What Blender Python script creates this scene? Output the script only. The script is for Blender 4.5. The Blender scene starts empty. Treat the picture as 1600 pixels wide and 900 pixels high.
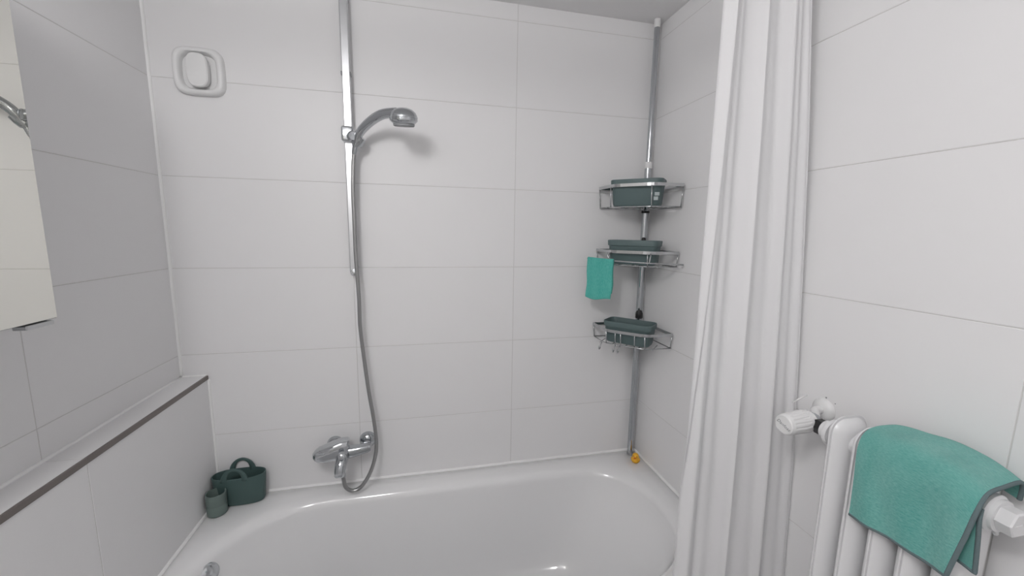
import bpy, bmesh, math, random
from mathutils import Vector, Matrix
random.seed(4)
PI = math.pi
S = bpy.context.scene
COL = S.collection

# ------------------------------------------------------------ camera
cam_d = bpy.data.cameras.new('camera'); cam = bpy.data.objects.new('camera', cam_d); COL.objects.link(cam)
cam_d.sensor_width = 36.0; cam_d.lens = 13.867; cam_d.clip_start = 0.02
YAW, PIT, ROL = 0.2234, -0.1439, 0.0164
fw = Vector((math.sin(YAW)*math.cos(PIT), math.cos(YAW)*math.cos(PIT), math.sin(PIT)))
rt = Vector((math.cos(YAW), -math.sin(YAW), 0)); up = rt.cross(fw)
rt, up = math.cos(ROL)*rt + math.sin(ROL)*up, math.cos(ROL)*up - math.sin(ROL)*rt
m = Matrix((rt, up, -fw)).transposed().to_4x4(); m.translation = (-0.3523, -1.5246, 1.5641)
cam.matrix_world = m
S.camera = cam

# ------------------------------------------------------------ world, light, exposure
w = bpy.data.worlds.new('world'); S.world = w; w.use_nodes = True
w.node_tree.nodes['Background'].inputs[0].default_value = (0.8, 0.85, 0.9, 1)
w.node_tree.nodes['Background'].inputs[1].default_value = 0.0
S.view_settings.view_transform = 'Standard'; S.view_settings.look = 'None'
S.view_settings.gamma = 1.0; S.view_settings.use_curve_mapping = False
S.view_settings.exposure = -0.12
# the room's one lamp, under the ceiling to the upper left of the camera: the shadows of the
# hand shower, the corner shelf and the small cloth all point back to it
lamp_d = bpy.data.lights.new('ceiling_lamp_offscreen', 'POINT'); lamp_d.energy = 22.0
lamp_d.shadow_soft_size = 0.13; lamp_d.color = (1.0, 0.985, 0.985)
lamp_o = bpy.data.objects.new('ceiling_lamp_offscreen', lamp_d); COL.objects.link(lamp_o); lamp_o.location = (-0.78, -1.58, 2.23)

# ------------------------------------------------------------ dimensions (metres)
XL, XR, XW = -1.174, 0.581, -1.0945       # left wall, right wall, face of the half wall
ZL, ZT, ZC = 1.045, 0.580, 2.3796         # ledge top, tub rim, ceiling
YF = -2.45                                # wall with the door, behind the camera
XM = -1.011                               # face of the mirror cabinet

# ------------------------------------------------------------ materials
def mat(name, col, rough=0.5, metal=0.0, coat=0.0, bump=0.0, bscale=40.0, var=0.0, vscale=6.0, spec=0.5, stretch=(1, 1, 1), rand=0.0, wave=None):
    M = bpy.data.materials.new(name); M.use_nodes = True
    nt = M.node_tree; b = nt.nodes['Principled BSDF']
    b.inputs['Base Color'].default_value = (*col, 1); b.inputs['Roughness'].default_value = rough
    b.inputs['Metallic'].default_value = metal; b.inputs['Coat Weight'].default_value = coat
    b.inputs['Coat Roughness'].default_value = 0.06
    b.inputs['Specular IOR Level'].default_value = spec
    tc = nt.nodes.new('ShaderNodeTexCoord'); mp = nt.nodes.new('ShaderNodeMapping')
    mp.inputs['Scale'].default_value = stretch
    nt.links.new(tc.outputs['Object'], mp.inputs['Vector'])
    if var or rand:
        n = nt.nodes.new('ShaderNodeTexNoise'); n.inputs['Scale'].default_value = vscale; n.inputs['Detail'].default_value = 4
        nt.links.new(mp.outputs[0], n.inputs['Vector'])
        r = nt.nodes.new('ShaderNodeMapRange'); r.inputs['To Min'].default_value = 1-var; r.inputs['To Max'].default_value = 1+var
        nt.links.new(n.outputs['Fac'], r.inputs['Value'])
        val = r.outputs[0]
        if rand:
            oi = nt.nodes.new('ShaderNodeObjectInfo'); r2 = nt.nodes.new('ShaderNodeMapRange')
            r2.inputs['To Min'].default_value = 1-rand; r2.inputs['To Max'].default_value = 1+rand
            nt.links.new(oi.outputs['Random'], r2.inputs['Value'])
            mu = nt.nodes.new('ShaderNodeMath'); mu.operation = 'MULTIPLY'
            nt.links.new(val, mu.inputs[0]); nt.links.new(r2.outputs[0], mu.inputs[1]); val = mu.outputs[0]
        mx = nt.nodes.new('ShaderNodeVectorMath'); mx.operation = 'SCALE'; mx.inputs[0].default_value = col
        nt.links.new(val, mx.inputs['Scale']); nt.links.new(mx.outputs[0], b.inputs['Base Color'])
    if bump:
        if wave:
            n = nt.nodes.new('ShaderNodeTexWave'); n.wave_type = 'BANDS'; n.bands_direction = wave
            n.inputs['Scale'].default_value = bscale; n.inputs['Distortion'].default_value = 0.0; o = n.outputs['Fac']
        else:
            n = nt.nodes.new('ShaderNodeTexNoise'); n.inputs['Scale'].default_value = bscale; n.inputs['Detail'].default_value = 3; o = n.outputs['Fac']
        nt.links.new(mp.outputs[0], n.inputs['Vector'])
        bp = nt.nodes.new('ShaderNodeBump'); bp.inputs['Strength'].default_value = bump; bp.inputs['Distance'].default_value = 0.003
        nt.links.new(o, bp.inputs['Height']); nt.links.new(bp.outputs[0], b.inputs['Normal'])
    return M

M_TILE = mat('wall_tile', (0.865, 0.86, 0.865), 0.42, var=0.012, vscale=3, rand=0.008, bump=0.05, bscale=9, spec=0.35)
M_GROUT = mat('grout', (0.69, 0.68, 0.67), 0.9, bump=0.2, bscale=200)
M_SILI = mat('silicone', (0.95, 0.95, 0.945), 0.4, bump=0.1, bscale=60)
M_PAINT = mat('ceiling_paint', (0.87, 0.865, 0.87), 0.85, bump=0.15, bscale=120, var=0.015)
M_FLOOR = mat('floor_tile', (0.62, 0.61, 0.60), 0.5, var=0.06, vscale=5)
M_STRIP = mat('edge_strip', (0.22, 0.195, 0.185), 0.45, metal=0.4, bump=0.05, bscale=300)
M_ENAMEL = mat('tub_enamel', (0.88, 0.88, 0.885), 0.09, coat=0.4, var=0.005)
M_CHROME = mat('chrome', (0.62, 0.64, 0.66), 0.13, metal=1.0, var=0.02, vscale=30)
M_CHROME2 = mat('polished_chrome', (0.50, 0.52, 0.54), 0.07, metal=1.0, var=0.03, vscale=30)
M_ALU = mat('satin_aluminium', (0.66, 0.67, 0.685), 0.30, metal=1.0, bump=0.03, bscale=400, stretch=(1, 1, 0.02))
M_HOSE = mat('metal_hose', (0.40, 0.40, 0.40), 0.32, metal=1.0, var=0.05)
M_STEEL = mat('wire_steel', (0.54, 0.55, 0.56), 0.18, metal=1.0, var=0.03)
M_GREEN = mat('dark_green_plastic', (0.10, 0.148, 0.150), 0.5, bump=0.06, bscale=150, var=0.03)
M_GREEN2 = mat('dark_green_rubber', (0.068, 0.118, 0.112), 0.55, bump=0.05, bscale=150, var=0.03)
M_GREEN3 = mat('grey_green_ceramic', (0.15, 0.20, 0.185), 0.5, bump=0.05, bscale=150, var=0.04)
M_BLACK = mat('black_plastic', (0.012, 0.012, 0.013), 0.4, var=0.05)
M_WPLAST = mat('white_plastic', (0.84, 0.84, 0.84), 0.35, var=0.008)
M_RAD = mat('radiator_lacquer', (0.82, 0.82, 0.83), 0.28, var=0.01, bump=0.05, bscale=25)
M_GREY = mat('grey_print', (0.30, 0.31, 0.32), 0.5, var=0.02)
M_DUCK = mat('yellow_rubber', (0.95, 0.50, 0.03), 0.35, var=0.02)
M_ORANGE = mat('orange_rubber', (0.75, 0.20, 0.02), 0.4, var=0.02)
M_LABEL = mat('pale_label', (0.42, 0.48, 0.48), 0.5, var=0.02)
M_MIRROR = mat('mirror_glass', (0.87, 0.865, 0.81), 0.005, metal=1.0, var=0.002)
M_DOOR = mat('door_paint', (0.72, 0.71, 0.69), 0.4, var=0.01)
M_CABINET = mat('cabinet_white', (0.75, 0.75, 0.75), 0.4, var=0.01)

def cloth_mat(name, c1, c2, stretch, bscale):
    M = bpy.data.materials.new(name); M.use_nodes = True; nt = M.node_tree; b = nt.nodes['Principled BSDF']
    b.inputs['Roughness'].default_value = 0.95; b.inputs['Specular IOR Level'].default_value = 0.1
    b.inputs['Sheen Weight'].default_value = 0.25
    tc = nt.nodes.new('ShaderNodeTexCoord'); mp = nt.nodes.new('ShaderNodeMapping'); mp.inputs['Scale'].default_value = stretch
    nt.links.new(tc.outputs['UV'], mp.inputs[0])
    n = nt.nodes.new('ShaderNodeTexNoise'); n.inputs['Scale'].default_value = bscale; n.inputs['Detail'].default_value = 6; n.inputs['Roughness'].default_value = 0.7
    nt.links.new(mp.outputs[0], n.inputs['Vector'])
    n2 = nt.nodes.new('ShaderNodeTexNoise'); n2.inputs['Scale'].default_value = 4; n2.inputs['Detail'].default_value = 3
    nt.links.new(tc.outputs['UV'], n2.inputs['Vector'])
    ad = nt.nodes.new('ShaderNodeMath'); ad.operation = 'MULTIPLY_ADD'; ad.inputs[1].default_value = 0.35
    nt.links.new(n2.outputs['Fac'], ad.inputs[0]); nt.links.new(n.outputs['Fac'], ad.inputs[2])
    cr = nt.nodes.new('ShaderNodeValToRGB'); cr.color_ramp.elements[0].position = 0.45; cr.color_ramp.elements[1].position = 0.9
    cr.color_ramp.elements[0].color = (*c1, 1); cr.color_ramp.elements[1].color = (*c2, 1)
    nt.links.new(ad.outputs[0], cr.inputs[0]); nt.links.new(cr.outputs[0], b.inputs['Base Color'])
    bp = nt.nodes.new('ShaderNodeBump'); bp.inputs['Strength'].default_value = 0.7; bp.inputs['Distance'].default_value = 0.003
    nt.links.new(n.outputs['Fac'], bp.inputs['Height']); nt.links.new(bp.outputs[0], b.inputs['Normal'])
    return M
M_TURQ = cloth_mat('turquoise_microfibre', (0.085, 0.37, 0.33), (0.27, 0.60, 0.54), (7, 46, 1), 4.0)
M_TURQ2 = cloth_mat('turquoise_cloth', (0.06, 0.42, 0.36), (0.16, 0.58, 0.51), (10, 10, 1), 3.0)
M_HEM = mat('grey_hem', (0.14, 0.19, 0.20), 0.9, bump=0.4, bscale=500)

def curtain_mat():
    M = bpy.data.materials.new('white_curtain_fabric'); M.use_nodes = True; nt = M.node_tree
    out = nt.nodes['Material Output']; b = nt.nodes['Principled BSDF']
    b.inputs['Base Color'].default_value = (0.95, 0.945, 0.955, 1); b.inputs['Roughness'].default_value = 0.6; b.inputs['Specular IOR Level'].default_value = 0.25
    tr = nt.nodes.new('ShaderNodeBsdfTranslucent'); tr.inputs[0].default_value = (0.88, 0.88, 0.89, 1)
    mx = nt.nodes.new('ShaderNodeMixShader'); mx.inputs[0].default_value = 0.32
    nt.links.new(b.outputs[0], mx.inputs[1]); nt.links.new(tr.outputs[0], mx.inputs[2]); nt.links.new(mx.outputs[0], out.inputs[0])
    tc = nt.nodes.new('ShaderNodeTexCoord'); n = nt.nodes.new('ShaderNodeTexNoise'); n.inputs['Scale'].default_value = 14; n.inputs['Detail'].default_value = 4
    mp = nt.nodes.new('ShaderNodeMapping'); mp.inputs['Scale'].default_value = (1.5, 1.5, 0.8)
    nt.links.new(tc.outputs['Object'], mp.inputs[0]); nt.links.new(mp.outputs[0], n.inputs['Vector'])
    bp = nt.nodes.new('ShaderNodeBump'); bp.inputs['Strength'].default_value = 0.25; bp.inputs['Distance'].default_value = 0.006
    nt.links.new(n.outputs['Fac'], bp.inputs['Height']); nt.links.new(bp.outputs[0], b.inputs['Normal'])
    return M
M_CURT = curtain_mat()

# ------------------------------------------------------------ mesh helpers
def obj(name, bm, material, parent=None, smooth=False, angle=None):
    bmesh.ops.recalc_face_normals(bm, faces=bm.faces[:])
    me = bpy.data.meshes.new(name); bm.to_mesh(me); bm.free()
    return link(name, me, material, parent, smooth, angle)
def link(name, me, material, parent=None, smooth=False, angle=None):
    if material and not me.materials: me.materials.append(material)
    if smooth:
        for p in me.polygons: p.use_smooth = True
        if angle: me.set_sharp_from_angle(angle=angle)
    o = bpy.data.objects.new(name, me); COL.objects.link(o)
    if parent: o.parent = parent; o.matrix_parent_inverse = Matrix.Translation(-parent.location) @ Matrix() if parent.type == 'EMPTY' else Matrix()
    return o
def tag(o, label, cat, group=None):
    o['label'] = label; o['category'] = cat
    if group: o['group'] = group
    return o
def thing(name, loc, label, cat, group=None):
    o = bpy.data.objects.new(name, None); COL.objects.link(o); o.location = loc; o.empty_display_size = 0.05
    return tag(o, label, cat, group)
def struct(o): o['kind'] = 'structure'; return o
def box(bm, lo, hi, bev=0.0, seg=2):
    r = bmesh.ops.create_cube(bm, size=1.0)
    c = [(a+b)/2 for a, b in zip(lo, hi)]; s = [b-a for a, b in zip(lo, hi)]
    for v in r['verts']: v.co = Vector([c[i]+v.co[i]*s[i] for i in range(3)])
    if bev:
        es = list({e for v in r['verts'] for e in v.link_edges})
        bmesh.ops.bevel(bm, geom=es, offset=bev, segments=seg, profile=0.5, affect='EDGES')
    return bm
def bx(lo, hi, bev=0.0, seg=2): return box(bmesh.new(), lo, hi, bev, seg)
def smooth_path(pts, n=6):
    P = [Vector(p) for p in pts]; out = []
    for i in range(len(P)-1):
        p0 = P[max(i-1, 0)]; p1 = P[i]; p2 = P[i+1]; p3 = P[min(i+2, len(P)-1)]
        for k in range(n):
            t = k/n
            out.append(0.5*((2*p1)+(p2-p0)*t+(2*p0-5*p1+4*p2-p3)*t*t+(3*p1-p0-3*p2+p3)*t**3))
    out.append(P[-1]); return out
def tube(bm, pts, r, seg=10, closed=False, cap=True, sx=1.0):
    P = [Vector(p) for p in pts]; n = len(P); rings = []; prev = None
    for i in range(n):
        if closed: t = P[(i+1) % n]-P[i-1]
        else: t = P[min(i+1, n-1)]-P[max(i-1, 0)]
        t.normalize()
        if prev is None:
            a = Vector((0, 0, 1)) if abs(t.z) < 0.9 else Vector((0, 1, 0))
            u = t.cross(a).normalized()
        else:
            u = (prev-t*prev.dot(t)).normalized()
        prev = u; v = t.cross(u)
        rr = r[i] if isinstance(r, (list, tuple)) else r
        rings.append([bm.verts.new(P[i]+rr*(sx*math.cos(2*PI*k/seg)*u+math.sin(2*PI*k/seg)*v)) for k in range(seg)])
    m_ = n if closed else n-1
    for i in range(m_):
        A = rings[i]; B = rings[(i+1) % n]
        for k in range(seg): bm.faces.new((A[k], A[(k+1) % seg], B[(k+1) % seg], B[k]))
    if cap and not closed: bm.faces.new(rings[0][::-1]); bm.faces.new(rings[-1])
    return bm
def loft(bm, rings, cap0=True, cap1=True, closed=True):
    R = [[bm.verts.new(p) for p in r] for r in rings]
    for A, B in zip(R[:-1], R[1:]):
        n = len(A)
        for k in range(n if closed else n-1): bm.faces.new((A[k], A[(k+1) % n], B[(k+1) % n], B[k]))
    if cap0: bm.faces.new(R[0][::-1])
    if cap1: bm.faces.new(R[-1])
    return bm
def lathe(bm, prof, org, axis, seg=28, cap0=True, cap1=True):
    """prof = [(radius, distance along axis)]"""
    ax = Vector(axis).normalized(); a = Vector((0, 0, 1)) if abs(ax.z) < 0.9 else Vector((1, 0, 0))
    u = ax.cross(a).normalized(); v = ax.cross(u); o = Vector(org)
    return loft(bm, [[o+ax*d+max(r, 1e-4)*(math.cos(2*PI*k/seg)*u+math.sin(2*PI*k/seg)*v) for k in range(seg)] for r, d in prof], cap0, cap1)
def rrect(w, d, r, n=6):
    out = []
    for cx, cy, a0 in ((w/2-r, d/2-r, 0), (-w/2+r, d/2-r, PI/2), (-w/2+r, -d/2+r, PI), (w/2-r, -d/2+r, 1.5*PI)):
        for k in range(n+1):
            a = a0+PI/2*k/n; out.append((cx+r*math.cos(a), cy+r*math.sin(a)))
    return out
def sheet(fn, nu, nv, closed=False):
    bm = bmesh.new(); uv = bm.loops.layers.uv.new('UVMap')
    V = [[bm.verts.new(fn(i/nu, j/nv)) for i in range(nu+1)] for j in range(nv+1)]
    for j in range(nv):
        for i in range(nu):
            f = bm.faces.new((V[j][i], V[j][i+1], V[j+1][i+1], V[j+1][i]))
            for l, (a, b) in zip(f.loops, ((i, j), (i+1, j), (i+1, j+1), (i, j+1))): l[uv].uv = (a/nu, b/nv)
    return bm
def sstep(a, b, x):
    t = min(1, max(0, (x-a)/(b-a))); return t*t*(3-2*t)
def interp(tbl, x):
    if x <= tbl[0][0]: return tbl[0][1]
    for (a, p), (b, q) in zip(tbl[:-1], tbl[1:]):
        if x <= b: return p+(q-p)*(x-a)/(b-a)
    return tbl[-1][1]

# ============================================================ the room
ROWS = [0.222+0.3*k for k in range(8)]            # horizontal joints up the wall
JY = [0, -0.518, -1.118, -1.718]                  # vertical joints on the two side walls
REC, TT, GAP = 0.0008, 0.006, 0.0020
tile_cache = {}
def tile_mesh(w_, h_, axis):
    key = (round(w_, 4), round(h_, 4), axis)
    if key not in tile_cache:
        bm = bmesh.new()
        a, b = w_/2-GAP/2, h_/2-GAP/2
        lo, hi = {'y': ((-a, 0, -b), (a, TT, b)), 'x-': ((-TT, -a, -b), (0, a, b)), 'x+': ((0, -a, -b), (TT, a, b)), 'z': ((-a, -b, -TT), (a, b, 0))}[axis]
        box(bm, lo, hi, 0.0006, 1)
        bmesh.ops.recalc_face_normals(bm, faces=bm.faces[:])
        me = bpy.data.meshes.new('tile'); bm.to_mesh(me); bm.free(); me.materials.append(M_TILE)
        tile_cache[key] = me
    return tile_cache[key]
def tile(parent, axis, c, w_, h_):
    o = bpy.data.objects.new('tile', tile_mesh(w_, h_, axis)); COL.objects.link(o); o.location = c; o.parent = parent

wall_back = struct(obj('wall_back', bx((XL-0.1, REC, 0), (XR+0.1, 0.12, ZC)), M_GROUT))
zs = [0.522]+ROWS[2:]+[ZC]
xs = [XL, -0.6, 0.0, XR]
for z0, z1 in zip(zs[:-1], zs[1:]):
    for x0, x1 in zip(xs[:-1], xs[1:]): tile(wall_back, 'y', ((x0+x1)/2, 0, (z0+z1)/2), x1-x0, z1-z0)
wall_left = struct(obj('wall_left', bx((XL-0.1, YF, 0), (XL-REC, 0, ZC)), M_GROUT))
zs = [ZL]+[z for z in ROWS if z > ZL]+[ZC]
ys = JY+[YF]
for z0, z1 in zip(zs[:-1], zs[1:]):
    for y0, y1 in zip(ys[:-1], ys[1:]): tile(wall_left, 'x-', (XL, (y0+y1)/2, (z0+z1)/2), y0-y1, z1-z0)
wall_right = struct(obj('wall_right', bx((XR+REC, YF, 0), (XR+0.1, 0, ZC)), M_GROUT))
zs = [0]+ROWS+[ZC]
for z0, z1 in zip(zs[:-1], zs[1:]):
    for y0, y1 in zip(ys[:-1], ys[1:]): tile(wall_right, 'x+', (XR, (y0+y1)/2, (z0+z1)/2), y0-y1, z1-z0)
# half wall with tiled ledge
wall_ledge = struct(obj('wall_ledge', bx((XL, YF, 0), (XW-REC, 0, ZL-REC)), M_GROUT))
for y0, y1 in zip(ys[:-1], ys[1:]):
    for z0, z1 in ((0, 0.445), (0.445, ZL-0.004)): tile(wall_ledge, 'x-', (XW, (y0+y1)/2, (z0+z1)/2), y0-y1, z1-z0)
    tile(wall_ledge, 'z', ((XL+XW)/2-0.001, (y0+y1)/2, ZL), XW-XL-0.004, y0-y1)
struct(obj('trim_1', bx((XW-0.004, YF, ZL-0.013), (XW+0.0025, -0.002, ZL+0.0012), 0.001), M_STRIP))
# silicone seams
def seam(name, a, b, r=0.004):
    bm = bmesh.new(); a = Vector(a); b = Vector(b); n = 40
    tube(bm, [a.lerp(b, k/n)+Vector((random.uniform(-1, 1), random.uniform(-1, 1), random.uniform(-1, 1)))*0.0005 for k in range(n+1)], r, 8)
    struct(obj(name, bm, M_SILI, None, True))
seam('trim_2', (XL, 0, ZL), (XL, 0, ZC), 0.0068)
seam('trim_3', (XL, 0, ZL), (XL, YF, ZL), 0.0055)
seam('trim_4', (XL, 0, ZL), (XW-0.004, 0, ZL), 0.004)
seam('trim_5', (XW, 0, ZT), (XW, 0, ZL-0.014), 0.006)
seam('trim_6', (XR, 0, ZT), (XR, 0, ZC), 0.004)
floor = struct(obj('floor', bx((XL-0.1, YF-0.1, -0.1), (XR+0.1, 0.12, 0)), M_FLOOR))
ceiling = struct(obj('ceiling', bx((XL-0.1, YF-0.1, ZC), (XR+0.1, 0.12, ZC+0.1)), M_PAINT))
wall_front = struct(obj('wall_front', bx((XL-0.1, YF-0.1, 0), (XR+0.1, YF, ZC)), M_PAINT))
door = struct(obj('door_1', bx((-1.02, YF, 0.005), (-0.30, YF+0.03, 2.0), 0.004), M_DOOR))
for q in (((-1.09, YF, 0), (-1.025, YF+0.045, 2.07)), ((-0.295, YF, 0), (-0.23, YF+0.045, 2.07)), ((-1.025, YF, 2.005), (-0.295, YF+0.045, 2.07))):
    obj('door_frame', bx(*q, 0.004), M_DOOR, door)
hb = bmesh.new(); tube(hb, [(-0.36, YF+0.03, 1.05), (-0.36, YF+0.08, 1.05), (-0.38, YF+0.085, 1.05), (-0.47, YF+0.085, 1.05)], 0.009, 12)
obj('door_handle', hb, M_CHROME, door, True, 0.7)
# ============================================================ bathtub
YT0, YT1 = -0.001, -0.705                          # back and front of the tub
def ray_rr(x0, x1, y0, y1, rl, rr_, cx, cy, a):
    """distance from (cx,cy) along angle a to a rounded rectangle, corner radius rl left / rr_ right"""
    dx, dy = math.cos(a), math.sin(a); lo, hi = 0.0, 3.0
    def inside(x, y):
        if not (x0 <= x <= x1 and y0 <= y <= y1): return False
        r = rl if x < (x0+x1)/2 else rr_
        ix = min(x-x0, x1-x); iy = min(y-y0, y1-y)
        if ix < r and iy < r: return (r-ix)**2+(r-iy)**2 <= r*r
        return True
    for _ in range(40):
        mid = (lo+hi)/2
        if inside(cx+dx*mid, cy+dy*mid): lo = mid
        else: hi = mid
    return lo
tcx, tcy = (XW+XR)/2, (YT0+YT1)/2
ox0, ox1, oy0, oy1 = XW+0.002, XR-0.002, YT1, YT0
NA = 144
ang = sorted([2*PI*k/NA for k in range(NA)]+[math.atan2(sy*(oy1-oy0)/2, sx*(ox1-ox0)/2) % (2*PI) for sx in (-1, 1) for sy in (-1, 1)])
def tub_ring(x0, x1, y0, y1, rl, rr_, z):
    return [Vector((tcx+math.cos(a)*d, tcy+math.sin(a)*d, z)) for a in ang for d in [ray_rr(x0, x1, y0, y1, rl, rr_, tcx, tcy, a)]]
rings = [tub_ring(ox0, ox1, oy0, oy1, 0, 0, 0.50), tub_ring(ox0, ox1, oy0, oy1, 0, 0, ZT-0.006), tub_ring(ox0+.004, ox1-.004, oy0+.004, oy1-.004, 0.002, 0.002, ZT-0.001)]
ix0, ix1, iy0, iy1 = -1.052, 0.520, -0.655, -0.062
def inner(ins, z, insl=None, insr=None, r=None):
    return tub_ring(ix0+(ins if insl is None else insl), ix1-(ins if insr is None else insr), iy0+ins, iy1-ins, (0.30 if r is None else r), (0.24 if r is None else r), z)
rings += [inner(-0.012, ZT), inner(0.0, ZT-0.002)]
for k in range(1, 7):
    a = PI/2*k/6; rings.append(inner(0.036*math.sin(a), ZT-0.002-0.040*(1-math.cos(a))))
for t in (0.15, 0.35, 0.55, 0.75, 0.88):
    z = (ZT-0.042)*(1-t)+0.17*t
    rings.append(inner(0.036+0.055*t, z, 0.036+0.13*t, 0.036+0.22*t))
rings += [inner(0.10, 0.195, 0.20, 0.29), inner(0.13, 0.178, 0.24, 0.33, 0.2), inner(0.19, 0.172, 0.30, 0.40, 0.1)]
tub = thing('bathtub', ((XW+XR)/2, -0.35, 0), 'white enamelled bathtub built in between the tiled walls', 'bathtub')
bm = bmesh.new(); loft(bm, rings, False, True)
obj('tub_shell', bm, M_ENAMEL, tub, True, 0.9)
obj('front_panel', bx((XW+0.002, YT1+0.004, 0), (XR-0.002, YT1+0.03, 0.51), 0.002), M_TILE, tub)
bm = bmesh.new(); ov = Vector((-1.006, -0.296, 0.522)); n_ = Vector((0.80, -0.56, 0.22)).normalized()
lathe(bm, [(0.0335, -0.02), (0.0335, 0.0), (0.031, 0.012), (0.026, 0.017), (0.0, 0.019)], ov, n_, 28)
obj('overflow_cover', bm, M_CHROME, tub, True, 0.8)
bm = bmesh.new(); lathe(bm, [(0.034, 0), (0.033, 0.004), (0.02, 0.006), (0.0, 0.007)], (-0.62, -0.36, 0.172), (0, 0, 1))
obj('drain_cover', bm, M_CHROME, tub, True, 0.8)
seam('trim_7', (XW, 0, ZT+0.001), (XR, 0, ZT+0.001), 0.0068)
seam('trim_8', (XW, 0, ZT+0.001), (XW, YT1, ZT+0.001), 0.0068)
seam('trim_9', (XR, 0, ZT+0.001), (XR, YT1, ZT+0.001), 0.0068)

# ============================================================ shower rail, hand shower, hose
RX = -0.592
rail = thing('shower_rail', (RX, -0.03, 1.40), 'long satin metal shower rail standing off the back wall with slider', 'shower rail')
obj('bar', bx((RX-0.0135, -0.040, 1.408), (RX+0.0135, -0.024, 2.345), 0.003), M_ALU, rail)
for z in (1.425, 2.31):
    bm = bmesh.new(); lathe(bm, [(0.012, 0), (0.012, 0.02), (0.009, 0.026)], (RX, 0, z), (0, -1, 0), 20); obj('wall_bracket', bm, M_CHROME, rail, True, 0.7)
bm = bmesh.new(); lathe(bm, [(0.006, 0), (0.0125, 0.003), (0.0125, 0.020), (0.010, 0.025), (0.0, 0.027)], (RX+0.001, -0.0225, 1.408), (0, -1, 0), 20)
obj('end_knob', bm, M_CHROME, rail, True, 0.7)
for x_ in (-1, 1): obj('rail_joint', bx((RX+x_*0.01375-0.00175, -0.0425, 2.066), (RX+x_*0.01375+0.00175, -0.022, 2.078), 0.001), M_GREY, rail)
# slider
bm = bmesh.new(); box(bm, (RX-0.020, -0.062, 1.852), (RX+0.020, -0.019, 1.902), 0.007, 3)
sl = obj('slider', bm, M_CHROME, rail, True, 0.6)
bm = bmesh.new(); lathe(bm, [(0.013, 0), (0.0165, 0.004), (0.0165, 0.018), (0.013, 0.023), (0.0, 0.024)], (RX+0.013, -0.060, 1.868), (0.35, -0.92, -0.1), 24)
obj('clamp_knob', bm, M_CHROME2, sl, True, 0.6)
bm = bmesh.new(); lathe(bm, [(0.0185, -0.014), (0.0205, 0.0), (0.0195, 0.016)], (RX+0.034, -0.060, 1.855), (0.55, -0.25, 0.80), 24)
obj('shower_cradle', bm, M_CHROME2, sl, True, 0.6)
hs = thing('hand_shower', (-0.565, -0.062, 1.85), 'chrome hand shower with round head and arched handle', 'shower head')
bm = bmesh.new()
hp = smooth_path([(-0.568, -0.060, 1.836), (-0.557, -0.072, 1.866), (-0.539, -0.083, 1.890), (-0.505, -0.108, 1.914), (-0.469, -0.136, 1.927), (-0.427, -0.168, 1.926)], 6)
tube(bm, hp, [0.0115+0.004*math.sin(PI*0.6*k/(len(hp)-1)) for k in range(len(hp))], 16, sx=1.0)
obj('handle', bm, M_CHROME2, hs, True, 0.8)
hax = Vector((0.02, 0.17, -0.985)).normalized(); hc = Vector((-0.4045, -0.190, 1.937))
bm = bmesh.new(); lathe(bm, [(0.0, 0.0), (0.014, 0.001), (0.028, 0.006), (0.037, 0.014), (0.0415, 0.023), (0.042, 0.027), (0.0425, 0.029), (0.0425, 0.038), (0.040, 0.041), (0.035, 0.046), (0.033, 0.047)], hc, hax, 36)
hd = obj('head', bm, M_CHROME2, hs, True, 0.6)
bm = bmesh.new(); lathe(bm, [(0.0325, 0.044), (0.0325, 0.053), (0.030, 0.055), (0.0, 0.055)], hc, hax, 36)
obj('spray_face', bm, M_GREY, hd, True, 0.6)
bm = bmesh.new(); tube(bm, [hc+hax*0.0285+Vector((0.0425*math.cos(2*PI*k/40), 0.0425*math.sin(2*PI*k/40), 0.0009*math.cos(2*PI*k/40)+0.0073*math.sin(2*PI*k/40))) for k in range(40)], 0.0012, 6, closed=True)
obj('trim_ring', bm, M_CHROME, hd, True)
HO = [(-0.567, -0.061, 1.846), (-0.573, -0.057, 1.815), (-0.578, -0.054, 1.772), (-0.582, -0.052, 1.687), (-0.582, -0.051, 1.579), (-0.582, -0.05, 1.468), (-0.579, -0.05, 1.377), (-0.577, -0.05, 1.308), (-0.577, -0.05, 1.214), (-0.568, -0.05, 1.093), (-0.556, -0.052, 0.97), (-0.543, -0.055, 0.87), (-0.534, -0.06, 0.769), (-0.540, -0.068, 0.71), (-0.559, -0.08, 0.655), (-0.591, -0.088, 0.610), (-0.621, -0.092, 0.602), (-0.643, -0.094, 0.622), (-0.6505, -0.09, 0.660)]
pth = smooth_path(HO, 40)
bm = bmesh.new(); tube(bm, pth, [0.0066+(0.0006 if k % 2 else -0.0002) for k in range(len(pth))], 10)
hose = tag(obj('shower_hose', bm, M_HOSE, None, True), 'grey metal shower hose hanging in a loop down to the tap', 'hose')
hose_o = hose
bm = bmesh.new(); tube(bm, [HO[-1], (-0.651, -0.088, 0.684)], [0.0095, 0.0105], 16); obj('hose_nut', bm, M_CHROME2, hose, True, 0.7)
bm = bmesh.new(); tube(bm, [(-0.5735, -0.0565, 1.812), (-0.567, -0.061, 1.842)], [0.0085, 0.0105], 16); obj('hose_cone', bm, M_CHROME2, hose, True, 0.7)

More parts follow.
